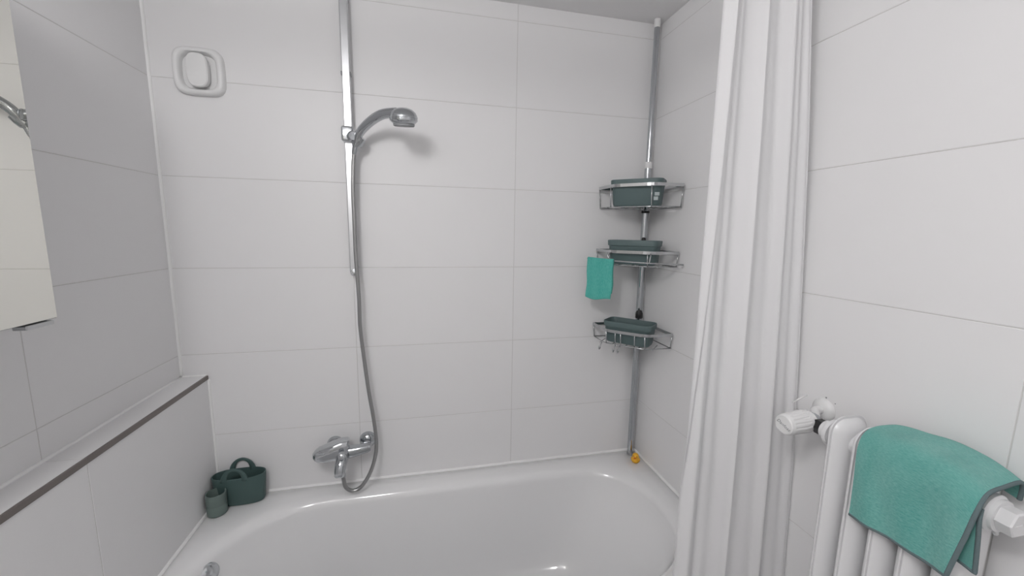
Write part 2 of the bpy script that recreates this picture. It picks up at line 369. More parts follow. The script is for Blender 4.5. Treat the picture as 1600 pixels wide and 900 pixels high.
# ============================================================ bath mixer tap
mix = thing('bath_mixer_tap', (-0.65, 0, 0.74), 'chrome single-lever bath mixer tap on the wall above the tub rim', 'tap')
for x, z in ((-0.690, 0.745), (-0.572, 0.752)):
    bm = bmesh.new(); lathe(bm, [(0.031, 0.0), (0.031, 0.006), (0.028, 0.014), (0.020, 0.021), (0.014, 0.024), (0.014, 0.05)], (x, 0, z), (0, -1, 0), 32)
    obj('escutcheon', bm, M_CHROME2, mix, True, 0.8)
bm = bmesh.new()
def ell(x, y, z, ry, rz, e=2.6, n=24):
    return [Vector((x, y+ry*math.copysign(abs(math.cos(t))**(2/e), math.cos(t)), z+rz*math.copysign(abs(math.sin(t))**(2/e), math.sin(t)))) for t in [2*PI*k/n for k in range(n)]]
loft(bm, [ell(-0.748, -0.058, 0.742, 0.004, 0.004), ell(-0.746, -0.058, 0.742, 0.016, 0.015), ell(-0.738, -0.058, 0.742, 0.022, 0.021), ell(-0.69, -0.058, 0.740, 0.0235, 0.023), ell(-0.64, -0.058, 0.738, 0.023, 0.023),
          ell(-0.60, -0.058, 0.742, 0.0195, 0.019), ell(-0.565, -0.056, 0.748, 0.0175, 0.017), ell(-0.556, -0.056, 0.748, 0.013, 0.013), ell(-0.553, -0.056, 0.748, 0.004, 0.004)])
obj('body', bm, M_CHROME2, mix, True, 0.7)
bm = bmesh.new()
loft(bm, [ell(-0.630, -0.062, 0.758, 0.003, 0.026, 4), ell(-0.632, -0.062, 0.757, 0.022, 0.034, 4), ell(-0.638, -0.062, 0.757, 0.026, 0.037, 4), ell(-0.660, -0.064, 0.757, 0.029, 0.0365, 3.6), ell(-0.69, -0.066, 0.752, 0.030, 0.034, 3),
          ell(-0.715, -0.068, 0.747, 0.030, 0.030, 2.6), ell(-0.735, -0.068, 0.744, 0.027, 0.026, 2.4), ell(-0.747, -0.067, 0.742, 0.020, 0.019, 2.2), ell(-0.754, -0.067, 0.741, 0.010, 0.010, 2), ell(-0.756, -0.067, 0.741, 0.002, 0.002)])
lev = obj('lever', bm, M_CHROME, mix, True, 0.7)
bm = bmesh.new(); box(bm, (-0.738, -0.0985, 0.756), (-0.708, -0.088, 0.763), 0.002); obj('lever_ridge', bm, M_CHROME2, lev)  # slightly raised chrome bar on the lever front
bm = bmesh.new(); sp = smooth_path([(-0.648, -0.062, 0.740), (-0.650, -0.088, 0.733), (-0.653, -0.110, 0.716), (-0.655, -0.120, 0.695)], 5)
tube(bm, sp, [0.0225-0.004*k/(len(sp)-1) for k in range(len(sp))], 18); obj('spout', bm, M_CHROME2, mix, True, 0.8)
bm = bmesh.new(); lathe(bm, [(0.0178, 0), (0.0178, 0.012), (0.015, 0.016)], (-0.655, -0.120, 0.698), (-0.08, -0.3, -0.95), 20); obj('spout_nozzle', bm, M_CHROME, mix, True, 0.7)
bm = bmesh.new(); lathe(bm, [(0.009, 0), (0.009, 0.012), (0.0135, 0.016), (0.0135, 0.026), (0.009, 0.030), (0.0, 0.031)], (-0.650, -0.094, 0.745), (0.15, -0.85, 0.5), 20); obj('diverter_knob', bm, M_CHROME, mix, True, 0.7)
bm = bmesh.new(); lathe(bm, [(0.0125, 0), (0.0125, 0.032), (0.010, 0.034)], (-0.649, -0.082, 0.722), (-0.03, -0.1, -1), 18); obj('hose_outlet', bm, M_CHROME, mix, True, 0.7)

# ============================================================ wall vent
vent = thing('wall_vent', (-1.032, 0, 2.045), 'rounded white plastic air vent high on the back wall', 'vent')
def sup(cx, cz, rx, rz, e, y, n=48):
    return [Vector((cx+rx*math.copysign(abs(math.cos(t))**(2/e), math.cos(t)), y, cz+rz*math.copysign(abs(math.sin(t))**(2/e), math.sin(t)))) for t in [2*PI*k/n for k in range(n)]]
vx, vz = -1.032, 2.045
bm = bmesh.new()
loft(bm, [sup(vx, vz, 0.071, 0.071, 4.2, 0.0), sup(vx, vz, 0.071, 0.071, 4.2, -0.012), sup(vx, vz, 0.068, 0.068, 4.2, -0.018), sup(vx, vz, 0.063, 0.063, 4.2, -0.021),
          sup(vx, vz, 0.055, 0.057, 4.0, -0.020), sup(vx, vz, 0.050, 0.053, 3.8, -0.012), sup(vx, vz, 0.048, 0.051, 3.6, -0.001)], False, False)
obj('frame', bm, M_WPLAST, vent, True, 0.9)
bm = bmesh.new(); loft(bm, [sup(vx, vz, 0.050, 0.052, 3.6, -0.0012), sup(vx, vz, 0.044, 0.044, 3.6, -0.0018)], True, True); obj('back_plate', bm, M_WPLAST, vent, True, 0.6)
bm = bmesh.new()
loft(bm, [sup(vx+0.001, vz, 0.028, 0.045, 3.0, -0.004), sup(vx+0.002, vz, 0.030, 0.050, 3.0, -0.018), sup(vx+0.002, vz, 0.030, 0.0505, 3.0, -0.0265), sup(vx+0.002, vz, 0.027, 0.048, 3.0, -0.030), sup(vx+0.002, vz, 0.015, 0.03, 3.0, -0.031)], True, True)
obj('cover_plate', bm, M_WPLAST, vent, True, 0.7)

# ============================================================ corner shelf
CPX, CPY = XR-0.037, -0.034
shelf = thing('corner_shelf', (CPX, CPY, ZT), 'chrome telescopic corner shelf with three wire baskets standing on the tub rim', 'corner shelf')
bm = bmesh.new(); lathe(bm, [(0.0135, 0), (0.0135, 1.25)], (CPX, CPY, ZT+0.006), (0, 0, 1), 20); obj('lower_pole', bm, M_CHROME2, shelf, True, 0.7)
bm = bmesh.new(); lathe(bm, [(0.0105, 0), (0.0105, ZC-0.02-1.83)], (CPX, CPY, 1.83), (0, 0, 1), 20); obj('upper_pole', bm, M_CHROME2, shelf, True, 0.7)
bm = bmesh.new(); lathe(bm, [(0.0145, 0), (0.0145, 0.022), (0.0115, 0.026)], (CPX, CPY, 1.822), (0, 0, 1), 20); obj('collar', bm, M_WPLAST, shelf, True, 0.7)
bm = bmesh.new(); lathe(bm, [(0.011, 0), (0.0125, 0.006), (0.0125, 0.030)], (CPX, CPY, ZC-0.031), (0, 0, 1), 20); obj('top_cap', bm, M_WPLAST, shelf, True, 0.7)
bm = bmesh.new(); lathe(bm, [(0.0150, 0), (0.0145, 0.008)], (CPX, CPY, ZT+0.0005), (0, 0, 1), 20); obj('foot', bm, M_GREY, shelf, True, 0.7)
def off(a, b, z): return Vector((XR-a, -b, z))
def rounded(pts, r=0.02, n=4):
    P = [Vector(p) for p in pts]; out = [P[0]]
    for i in range(1, len(P)-1):
        a = P[i]+(P[i-1]-P[i]).normalized()*r; b = P[i]+(P[i+1]-P[i]).normalized()*r
        for k in range(n+1):
            t = k/n; out.append(a*(1-t)**2+P[i]*2*t*(1-t)+b*t*t)
    out.append(P[-1]); return out
def band(bm, path, h, th):
    """flat strip standing on edge along a path"""
    n = len(path); R = []
    for i, p in enumerate(path):
        t = (path[min(i+1, n-1)]-path[max(i-1, 0)]); t.z = 0; t.normalize(); s = Vector((-t.y, t.x, 0))*th/2; u = Vector((0, 0, h/2))
        R.append([p-s-u, p+s-u, p+s+u, p-s+u])
    loft(bm, R)
FRONT = [(0.234, 0.010), (0.234, 0.122), (0.122, 0.234), (0.010, 0.234)]
def front_path(z, g=0.0): return rounded([off(a+g*(a > .1), b+g*(b > .1), z) for a, b in FRONT], 0.03, 5)
def basket(zr, zl, wires):
    bm = bmesh.new(); band(bm, front_path(zr), 0.0115, 0.004)
    rl = obj('front_rail', bm, M_STEEL, shelf)
    bm = bmesh.new(); band(bm, rounded([off(0.234, 0.010, zr), off(0.075, 0.010, zr), off(0.010, 0.075, zr), off(0.010, 0.234, zr)], 0.02), 0.010, 0.004)
    obj('back_rail', bm, M_STEEL, shelf)
    bm = bmesh.new(); fp = front_path(zl, -0.006)
    loop = fp+rounded([off(0.010, 0.228, zl), off(0.010, 0.075, zl), off(0.075, 0.010, zl), off(0.228, 0.010, zl)], 0.02)[1:-1]
    tube(bm, loop, 0.0022, 8, closed=True); obj('bottom_wire', bm, M_STEEL, shelf, True)
    for a, b in wires:
        bm = bmesh.new(); tube(bm, [off(a, b, zr-0.004), off(a-0.006*(a > .1), b-0.006*(b > .1), zl)], 0.0021, 8); obj('upright_wire', bm, M_STEEL, shelf, True)
    # floor wires, front to back along the diagonal
    for k in range(5):
        s = (k-2)*0.036; c = 0.062+abs(s)*0.55
        d0, d1 = c+0.008, 0.1765-abs(s)*0.02
        bm = bmesh.new(); tube(bm, [off(d0+s, d0-s, zl-0.001) if min(d0+s, d0-s) > 0.01 else off(max(d0+s, .012), max(d0-s, .012), zl-0.001), off(d1+s-0.004, d1-s-0.004, zl-0.001)], 0.0018, 6); obj('floor_wire', bm, M_STEEL, shelf, True)
    # clip that holds the basket on the pole
    bm = bmesh.new(); lathe(bm, [(0.0138, 0), (0.0158, 0.002), (0.0158, 0.009), (0.0138, 0.011)], (CPX, CPY, zl-0.016), (0, 0, 1), 18); obj('pole_clip', bm, M_BLACK, shelf, True, 0.7)
    bm = bmesh.new(); tube(bm, [off(0.046, 0.044, zl-0.010), off(0.070, 0.070, zl-0.003), off(0.10, 0.10, zl-0.002)], 0.004, 8); obj('bracket_arm', bm, M_STEEL, shelf, True)
    return rl
U1 = [(0.234, 0.012), (0.234, 0.11), (0.132, 0.224), (0.012, 0.234)]
basket(1.738, 1.660, U1)
basket(1.492, 1.441, U1)
basket(1.181, 1.127, [(0.234, 0.012), (0.231, 0.125), (0.205, 0.151), (0.190, 0.166), (0.152, 0.204), (0.125, 0.231), (0.012, 0.234)])
# towel bar of the middle basket
bm = bmesh.new(); tube(bm, smooth_path(rounded([off(0.300, 0.072, 1.462), off(0.262, 0.125, 1.459), off(0.135, 0.252, 1.456), off(0.012, 0.268, 1.452)], 0.03), 2), 0.0028, 10)
obj('towel_bar', bm, M_STEEL, shelf, True)
for a, b in ((0.236, 0.130), (0.128, 0.240)):
    bm = bmesh.new(); tube(bm, [off(a-0.004, b-0.004, 1.488), off(a+0.008, b+0.010, 1.478), off(a+0.012, b+0.012, 1.458)], 0.002, 8); obj('bar_holder', bm, M_STEEL, shelf, True)
# hooks under the lowest basket
for a, b in ((0.205, 0.157), (0.193, 0.170), (0.240, 0.110)):
    bm = bmesh.new(); tube(bm, smooth_path([off(a, b, 1.129), off(a+0.006, b+0.006, 1.122), off(a+0.012, b+0.012, 1.110), off(a+0.020, b+0.020, 1.108), off(a+0.022, b+0.022, 1.120)], 4), 0.0024, 8); obj('hook', bm, M_STEEL, shelf, True)
bm = bmesh.new(); lathe(bm, [(0.0138, 0), (0.0155, 0.003), (0.0150, 0.022), (0.0080, 0.040)], (CPX-0.002, CPY-0.004, 1.205), (0, 0, 1), 18); obj('sliding_clip', bm, M_BLACK, shelf, True, 0.7)
bm = bmesh.new(); lathe(bm, [(0.008, 0), (0.009, 0.003), (0.008, 0.010), (0.005, 0.013)], (CPX-0.005, CPY-0.008, 1.533), (0, 0, 1), 18); obj('sliding_clip', bm, M_BLACK, shelf, True, 0.7)

# ---- green tubs in the baskets
def bin_(z0, h, label, rot=0.0, d=0.134, w_=0.186, tagged=False):
    c = off(d, d, z0); ex = Vector((math.cos(-PI/4+rot), math.sin(-PI/4+rot), 0)); ey = Vector((-ex.y, ex.x, 0))
    dp = 0.098
    def ring(s, z, r=0.022): return [c+ex*x+ey*y+Vector((0, 0, z)) for x, y in rrect(w_+s, dp+s, max(r, 0.006), 6)]
    bm = bmesh.new()
    loft(bm, [ring(-0.028, 0.0), ring(-0.018, 0.002), ring(-0.013, 0.010), ring(-0.004, h-0.024), ring(-0.003, h-0.022), ring(0.004, h-0.020), ring(0.006, h-0.003), ring(0.004, h), ring(0.000, h), ring(-0.002, h-0.003),
              ring(-0.007, h-0.024), ring(-0.018, 0.011), ring(-0.024, 0.005), ring(-0.034, 0.004)])
    o = obj('storage_tub', bm, M_GREEN, None, True, 0.7); tag(o, label, 'storage tub', 'green tubs in the corner shelf')
    if tagged:
        bm = bmesh.new(); fy = -ey; base = c+ex*0.074+fy*(dp/2-0.0035)
        def q(x0, x1, za, zb, t=0.0012):
            for_ = []
            r = [[base+ex*x+fy*(t_+0.006*((z_-0.02)/(h-0.02)))+Vector((0, 0, z_)) for x, z_ in ((x0, za), (x1, za), (x1, zb), (x0, zb))] for t_ in (-0.004, t)]
            loft(bm, r)
        q(-0.004, 0.012, 0.036, 0.048); q(-0.007, 0.008, 0.020, 0.033)
        obj('sticker', bm, M_LABEL, o)
    return o
bin_(1.6625, 0.098, 'dark green plastic tub with a small pale sticker in the top wire basket', 0.05, tagged=True)
bin_(1.4435, 0.092, 'dark green plastic tub in the middle wire basket behind the towel bar', 0.0)
bin_(1.1295, 0.086, 'dark green plastic tub in the lowest wire basket of the shelf', -0.06)

# ---- small turquoise cloth over the towel bar
A = off(0.300, 0.072, 1.462); B = off(0.262, 0.125, 1.459); C2 = off(0.215, 0.172, 1.4585)
def barp(s):
    return A.lerp(B, s/0.55) if s < 0.55 else B.lerp(C2, (s-0.55)/0.45)
nrm = Vector((-0.66, -0.75, 0))
def hang(u, v):
    p = barp(0.02+u*0.84)
    ln = 0.150+0.006*math.sin(5*u)+0.004*u
    if v < 0.46: d = (0.46-v)/0.46*0.128; side = -1
    elif v > 0.54: d = (v-0.54)/0.46*ln; side = 1
    else: d = 0; side = (v-0.5)/0.04
    th = PI/2*side if abs(side) < 1 else 0
    n = nrm*(0.0055*side + (0.004*math.sin(7*u+d*18)+0.006*math.sin(3.1*u+1)*d/0.15)*(1 if d > 0 else 0))
    z = 0.0055*(math.cos(PI/2*side) if abs(side) < 1 else 0)-d
    lat = Vector((0.70, -0.70, 0))*(-0.0035*d/0.15*math.sin(9*d*6) + 0.006*(0.5-u)*d/0.15)
    return p+n+Vector((0, 0, z))+lat
bm = sheet(hang, 26, 60)
cl = tag(obj('cleaning_cloth', bm, M_TURQ2, None, True), 'small turquoise cloth hung over the bar of the corner shelf', 'cloth')
md = cl.modifiers.new('thick', 'SOLIDIFY'); md.thickness = 0.002; md.offset = 0

# ============================================================ things on the tub rim
cad = thing('bath_caddy', (-1.007, -0.041, ZT), 'dark green oval caddy with two loop handles in the corner of the tub rim', 'caddy')
def oval(rx, ry, z, n=56, e=2.5):
    return [Vector((-1.007+rx*math.copysign(abs(math.cos(t))**(2/e), math.cos(t)), -0.041+ry*math.copysign(abs(math.sin(t))**(2/e), math.sin(t)), z)) for t in [2*PI*k/n for k in range(n)]]
bm = bmesh.new(); H = 0.108
loft(bm, [oval(0.068, 0.022, ZT+0.0005), oval(0.075, 0.028, ZT+0.003), oval(0.079, 0.031, ZT+0.012), oval(0.0845, 0.0370, ZT+H-0.002), oval(0.0838, 0.0365, ZT+H), oval(0.0815, 0.0342, ZT+H), oval(0.081, 0.0337, ZT+H-0.003),
          oval(0.075, 0.0275, ZT+0.014), oval(0.065, 0.019, ZT+0.006)])
obj('basin', bm, M_GREEN2, cad, True, 0.7)
for sy in (1, -1):
    bm = bmesh.new(); pts = []
    R0 = 0.036
    for k in range(17):
        a = PI*k/16
        pts.append((-1.009+R0*math.cos(a), -0.041+sy*0.0345, ZT+H-0.010+0.046*math.sin(a)))
    # strap handle with a flat section
    rr = []
    for k in range(17):
        a = PI*k/16; wd = 0.0062+0.006*abs(math.cos(a))**3
        o_ = Vector((math.cos(a), 0, math.sin(a))); p = Vector(pts[k]); t_ = Vector((0, 0.0022, 0))
        rr.append([p-o_*wd-t_, p+o_*wd*0.6-t_, p+o_*wd*0.6+t_, p-o_*wd+t_])
    loft(bm, rr); bmesh.ops.bevel(bm, geom=bm.edges[:], offset=0.0008, segments=1, affect='EDGES')
    obj('loop_handle', bm, M_GREEN2, cad, True, 0.8)
cup = thing('toothbrush_cup', (-1.0605, -0.118, ZT), 'small grey green ribbed cup in front of the oval caddy', 'cup')
bm = bmesh.new(); cx, cy = -1.0600, -0.106
lathe(bm, [(0.026, 0.0), (0.0285, 0.002), (0.0295, 0.006), (0.0298, 0.034), (0.0284, 0.0365), (0.0298, 0.039), (0.0300, 0.076), (0.0294, 0.078), (0.0272, 0.078), (0.0265, 0.075), (0.0255, 0.01), (0.02, 0.006)], (cx, cy, ZT+0.0005), (0, 0, 1), 36)
obj('cup_body', bm, M_GREEN3, cup, True, 0.7)
cup.location = (cx, cy, ZT)
# rubber duck
duck = thing('rubber_duck', (0.533, -0.098, ZT), 'tiny yellow rubber duck at the foot of the shelf pole', 'toy')
dx, dy = 0.533, -0.098; fdir = Vector((-0.62, -0.78, 0)).normalized(); side = Vector((-fdir.y, fdir.x, 0)); up_ = Vector((0, 0, 1))
def blob(bm, c, r, seg=16, rings_=10):
    L = []
    for j in range(1, rings_):
        a = -PI/2+PI*j/rings_
        L.append([c+fdir*(r[0]*math.cos(a)*math.cos(2*PI*k/seg))+side*(r[1]*math.cos(a)*math.sin(2*PI*k/seg))+up_*(r[2]*math.sin(a)) for k in range(seg)])
    loft(bm, L)
bd = Vector((dx, dy, ZT))
bm = bmesh.new()
L = []
for r, z, f in [(0.009, 0.0008, 0), (0.014, 0.003, 0), (0.0175, 0.009, 0), (0.0178, 0.014, 0), (0.0155, 0.020, 0.0005), (0.0125, 0.0235, 0.002), (0.0122, 0.026, 0.003), (0.0132, 0.030, 0.004), (0.0128, 0.035, 0.004), (0.0095, 0.040, 0.004), (0.004, 0.0425, 0.004)]:
    L.append([bd+fdir*(f+r*1.12*math.cos(2*PI*k/20)-(0.008*max(0, -math.cos(2*PI*k/20))**2 if 0.008 < z < 0.022 else 0))+side*(r*math.sin(2*PI*k/20))+up_*(z+(0.006*max(0, -math.cos(2*PI*k/20))**3 if 0.012 < z < 0.022 else 0)) for k in range(20)])
loft(bm, L); obj('duck_body', bm, M_DUCK, duck, True)
bm = bmesh.new(); blob(bm, bd+fdir*0.0195+up_*0.029, (0.008, 0.006, 0.0025)); obj('beak', bm, M_ORANGE, duck, True)
for s_ in (-1, 1):
    bm = bmesh.new(); blob(bm, bd+fdir*0.0155+side*(s_*0.0065)+up_*0.0345, (0.0018, 0.0018, 0.0022), 10, 6); obj('eye', bm, M_BLACK, duck, True)
    bm = bmesh.new(); blob(bm, bd-fdir*0.003+side*(s_*0.0165)+up_*0.013, (0.009, 0.003, 0.005), 12, 8); obj('wing', bm, M_DUCK, duck, True)

# ============================================================ shower curtain and rod
ROD_Z, ROD_Y = 2.20, -0.742
rod = thing('curtain_rod', (XL, ROD_Y, ROD_Z), 'white shower curtain rod across the tub above the curtain', 'curtain rod')
bm = bmesh.new(); tube(bm, [(XL+0.008, ROD_Y, ROD_Z), (XR-0.008, ROD_Y, ROD_Z)], 0.0125, 16); obj('rod', bm, M_WPLAST, rod, True, 0.7)
for x, d in ((XL+0.0005, 1), (XR-0.0005, -1)):
    bm = bmesh.new(); lathe(bm, [(0.024, 0), (0.024, 0.005), (0.016, 0.02)], (x, ROD_Y, ROD_Z), (d, 0, 0), 20); obj('end_flange', bm, M_WPLAST, rod, True, 0.7)
cur = thing('shower_curtain', (0.42, -0.745, 0.2), 'white fabric shower curtain gathered in folds beside the right wall', 'curtain')
XRT = [(0.2, 0.572), (0.6, 0.5705), (1.0, 0.566), (1.51, 0.549), (1.8, 0.528), (2.09, 0.500), (2.2, 0.490)]
YRT = [(0.2, -0.792), (0.6, -0.783), (1.0, -0.770), (1.5, -0.748), (2.2, -0.738)]
def fold(s, z):
    t = (2.2-z)/2.0
    a = 0.0
    a += 0.010*math.sin(2*PI*(3.15*s+0.10*t)+2.2+0.5*math.sin(2.2*t))
    a += 0.0045*math.sin(2*PI*(6.3*s+0.15*math.sin(2.3*t+1.0))+0.6)*(1-0.45*t)
    a += 0.0018*math.sin(2*PI*(11*s-0.25*t)+1.2)*(1-0.3*t)
    return a
def curt(u, v):
    z = 2.165-v*(2.165-0.14)
    s = u
    xr = interp(XRT, z); yr = interp(YRT, z)
    x = 0.268+(xr-0.268)*(s**0.97); y = -0.738+(yr+0.738)*s**1.3
    f = fold(s, z)
    hs_ = interp([(0.9, 0.0), (1.3, 0.045), (1.7, 0.075), (2.2, 0.10)], z)     # fold-over along the free edge, widest at the top
    hem = (1-sstep(hs_-0.010, hs_+0.006, s))*sstep(0.0, 0.02, hs_)
    y += f*(1-0.6*hem)-0.009*hem-0.010*hem*(s/0.1)
    x += 0.008*math.sin(2*PI*3.15*s+0.7)*math.sin(PI*s)
    if s > 0.97: y += (s-0.97)*0.3
    # a soft crease near the tub rim
    y += 0.004*math.exp(-((z-0.70)/0.012)**2)*(1-sstep(0.0, 0.16, s))
    return Vector((min(x, XR-0.006), min(y, -0.7115), z))
bm = sheet(curt, 150, 120)
cs = obj('curtain_sheet', bm, M_CURT, cur, True)
def hemline(u0, name):
    bm = bmesh.new(); pts = [curt(u0, k/120)+Vector((0, -0.0008, 0)) for k in range(121)]
    tube(bm, pts, 0.0011, 6); obj(name, bm, M_CURT, cs, True)
hemline(0.0, 'edge_seam'); hemline(1.0, 'edge_seam')
bm = bmesh.new(); tube(bm, [curt(k/60, 0.999)+Vector((0, 0, 0)) for k in range(61)], 0.002, 6); obj('bottom_weight', bm, M_CURT, cs, True)
for k in range(8):
    s = (k+0.5)/8; p = curt(s, 0.0)
    bm = bmesh.new(); R_ = 0.021; cz = ROD_Z-0.0075
    tube(bm, [(p.x+0.003*math.sin(a*3), ROD_Y+R_*math.sin(a), cz+R_*1.15*math.cos(a)) for a in [2*PI*j/24 for j in range(24)]], 0.0018, 6, closed=True)
    obj('ring', bm, M_WPLAST, cur, True)
# short thin white strip on the curtain above the radiator valve
bm = bmesh.new(); p1 = Vector((0.515, -0.790, 1.162)); 
tube(bm, [p1, p1+Vector((0.014, -0.006, 0.012)), p1+Vector((0.030, -0.010, 0.022))], [0.0014, 0.0022, 0.0018], 8)
obj('curtain_strip', bm, M_WPLAST, cur, True)

# ============================================================ radiator
rad = thing('radiator', (XR-0.078, -1.026, 0.30), 'white lacquered section radiator on the right wall', 'radiator')
RC = XR-0.078; RD = 0.095; RZ0, RZ1 = 0.30, 1.198
def outline(ins, y, r=0.034):
    w_, h_ = RD-2*ins, (RZ1-RZ0)-2*ins
    return [Vector((RC+a, y, (RZ0+RZ1)/2+b)) for a, b in rrect(w_, h_, max(r-ins, 0.006), 7)]
bm = bmesh.new()
loft(bm, [outline(0.0, -0.0013), outline(0.0, 0.0013)])
prof = [(0.005, 0.0013), (0.0065, 0.005), (0.011, 0.0105), (0.018, 0.0155), (0.027, 0.0188), (0.038, 0.0198)]
for sgn in (1, -1): loft(bm, [outline(a, sgn*b) for a, b in prof])
for z in (RZ1-0.053, RZ0+0.053): lathe(bm, [(0.020, -0.0238), (0.020, 0.0238)], (RC, 0, z), (0, 1, 0), 24)
bmesh.ops.recalc_face_normals(bm, faces=bm.faces[:])
sec_me = bpy.data.meshes.new('section'); bm.to_mesh(sec_me); bm.free(); sec_me.materials.append(M_RAD)
for p in sec_me.polygons: p.use_smooth = True
sec_me.set_sharp_from_angle(angle=0.8)
for k in range(5):
    o = bpy.data.objects.new('section', sec_me); COL.objects.link(o); o.parent = rad
    o.matrix_parent_inverse = Matrix.Translation(-rad.location); o.location = (0, -0.930-0.048*k, 0)
HZ = RZ1-0.053
def hexa(bm, c, r, l, axis):
    lathe(bm, [(r*0.93, 0), (r, 0.002), (r, l-0.002), (r*0.9, l)], c, axis, 6)
bm = bmesh.new(); lathe(bm, [(0.030, 0.0), (0.030, 0.006), (0.0265, 0.009), (0.0255, 0.014)], (RC, -1.145, HZ), (0, -1, 0), 28); pl = obj('end_plug', bm, M_RAD, rad, True, 0.6)
bm = bmesh.new(); hexa(bm, (RC, -1.158, HZ), 0.0215, 0.020, (0, -1, 0)); obj('plug_hexagon', bm, M_RAD, pl)
bm = bmesh.new(); box(bm, (RC-0.012, -1.1788, HZ-0.001), (RC+0.002, -1.1772, HZ+0.001)); obj('vent_slot', bm, M_RAD, pl)
bm = bmesh.new(); lathe(bm, [(0.0035, 0), (0.0035, 0.012), (0.002, 0.014)], (RC+0.004, -1.150, HZ-0.022), (0, -0.3, -1), 10); obj('air_vent', bm, M_RAD, pl, True, 0.7)
bm = bmesh.new(); lathe(bm, [(0.029, 0), (0.029, 0.008), (0.022, 0.014), (0.020, 0.022)], (RC, -0.907, HZ), (0, 1, 0), 28); obj('valve_bushing', bm, M_RAD, rad, True, 0.6)
for z in (0.50, 1.02):
    for y in (-0.978, -1.074):
        obj('wall_bracket', bx((RC+0.03, y-0.022, z-0.012), (XR-0.0005, y-0.012, z+0.012), 0.002), M_RAD, rad)
# thermostatic valve
VY = -0.845
tv = thing('thermostat_valve', (XR-0.078, VY, HZ), 'white thermostatic radiator valve with a ribbed round head', 'valve')
bm = bmesh.new(); lathe(bm, [(0.0270, 0), (0.0265, 0.004), (0.020, 0.010), (0.012, 0.013)], (XR-0.0005, -0.818, 1.153), (-1, 0, 0), 28); obj('rosette', bm, M_WPLAST, tv, True, 0.7)
bm = bmesh.new(); tube(bm, smooth_path([(XR-0.004, -0.818, 1.153), (XR-0.03, -0.820, 1.153), (XR-0.05, -0.838, 1.150), (XR-0.068, VY, HZ+0.001)], 5), 0.0095, 14); obj('supply_pipe', bm, M_WPLAST, tv, True, 0.8)
bm = bmesh.new(); lathe(bm, [(0.014, -0.016), (0.017, -0.010), (0.017, 0.012), (0.014, 0.018)], (XR-0.072, VY, HZ), (-1, 0, 0), 20)
tube(bm, [(RC, VY, HZ), (RC, -0.876, HZ)], 0.0115, 14); obj('valve_body', bm, M_CHROME2, tv, True, 0.7)
bm = bmesh.new(); hexa(bm, (RC, -0.866, HZ), 0.0175, 0.019, (0, -1, 0)); obj('union_nut', bm, M_BLACK, tv)
hx = Vector((-0.985, -0.06, -0.02)).normalized(); h0 = Vector((XR-0.074, VY, HZ+0.001))
bm = bmesh.new()
u_ = hx.cross(Vector((0, 0, 1))).normalized(); v_ = hx.cross(u_); RG = []
for r, d, rib in [(0.0190, 0.0, 0), (0.0215, 0.003, 0), (0.0215, 0.010, 0), (0.0195, 0.012, 0), (0.0195, 0.014, 0), (0.0250, 0.016, 0), (0.0255, 0.024, 0), (0.0255, 0.025, 1), (0.0240, 0.066, 1), (0.0236, 0.070, 0), (0.0212, 0.077, 0), (0.0195, 0.0782, 0), (0.0188, 0.0770, 0), (0.0182, 0.0782, 0), (0.004, 0.0786, 0)]:
    RG.append([h0+hx*d+(r-(0.0014 if rib and (k % 6) in (0, 1) else 0))*(math.cos(2*PI*k/96)*u_+math.sin(2*PI*k/96)*v_) for k in range(96)])
loft(bm, RG); hd_ = obj('thermostat_head', bm, M_WPLAST, tv, True, 0.5)
bm = bmesh.new(); c_ = h0+hx*0.078
tube(bm, [c_+0.0188*(math.cos(2*PI*k/48)*u_+math.sin(2*PI*k/48)*v_) for k in range(48)], 0.0005, 6, closed=True); obj('cap_groove', bm, M_WPLAST, hd_, True)
bm = bmesh.new(); lathe(bm, [(0.003, 0), (0.003, 0.0025), (0.002, 0.0032)], h0+hx*0.018+Vector((0, 0, 0.0242)), (0, 0, 1), 12); obj('index_pin', bm, M_WPLAST, hd_, True, 0.7)
# embossed script on the cap
cu = bpy.data.curves.new('lettering', 'FONT'); cu.body = 'Danfoss'; cu.size = 0.0105; cu.align_x = 'CENTER'; cu.align_y = 'CENTER'; cu.extrude = 0.0002; cu.shear = 0.35
tmp = bpy.data.objects.new('lettering_tmp', cu); COL.objects.link(tmp)
bpy.context.view_layer.update()
me = bpy.data.meshes.new_from_object(tmp.evaluated_get(bpy.context.evaluated_depsgraph_get()))
bpy.data.objects.remove(tmp); bpy.data.curves.remove(cu)
n3 = hx; x3 = Vector((0, 0, 1)).cross(n3).normalized(); y3 = n3.cross(x3)
th = math.radians(-22); x3, y3 = x3*math.cos(th)+y3*math.sin(th), y3*math.cos(th)-x3*math.sin(th)
mm = Matrix((x3, y3, n3)).transposed().to_4x4(); mm.translation = h0+hx*0.0787
me.transform(mm); me.name = 'lettering'
link('lettering', me, M_GREY, hd_)
# two old drill holes above the rosette
for y, z, r in ((-0.8185, 1.1825, 0.0022), (-0.8405, 1.1770, 0.0014)):
    bm = bmesh.new(); lathe(bm, [(r, 0), (r*0.8, 0.0006)], (XR+0.0002, y, z), (-1, 0, 0), 12); obj('drill_hole', bm, M_GREY, wall_right)

# ============================================================ microfibre cloth on the radiator
def cub(p0, p1, p2, p3, t): return 0.5*((2*p1)+(p2-p0)*t+(2*p0-5*p1+4*p2-p3)*t*t+(3*p1-p0-3*p2+p3)*t**3)
def grid_surface(G):
    nr, nc = len(G), len(G[0])
    def ev(line, t):
        x = t*(len(line)-1); i = min(int(x), len(line)-2); f = x-i
        return cub(line[max(i-1, 0)], line[i], line[i+1], line[min(i+2, len(line)-1)], f)
    return lambda u, v: ev([ev(r, u) for r in G], v)
def o3(d, y, z): return Vector((XR-d, y, z))
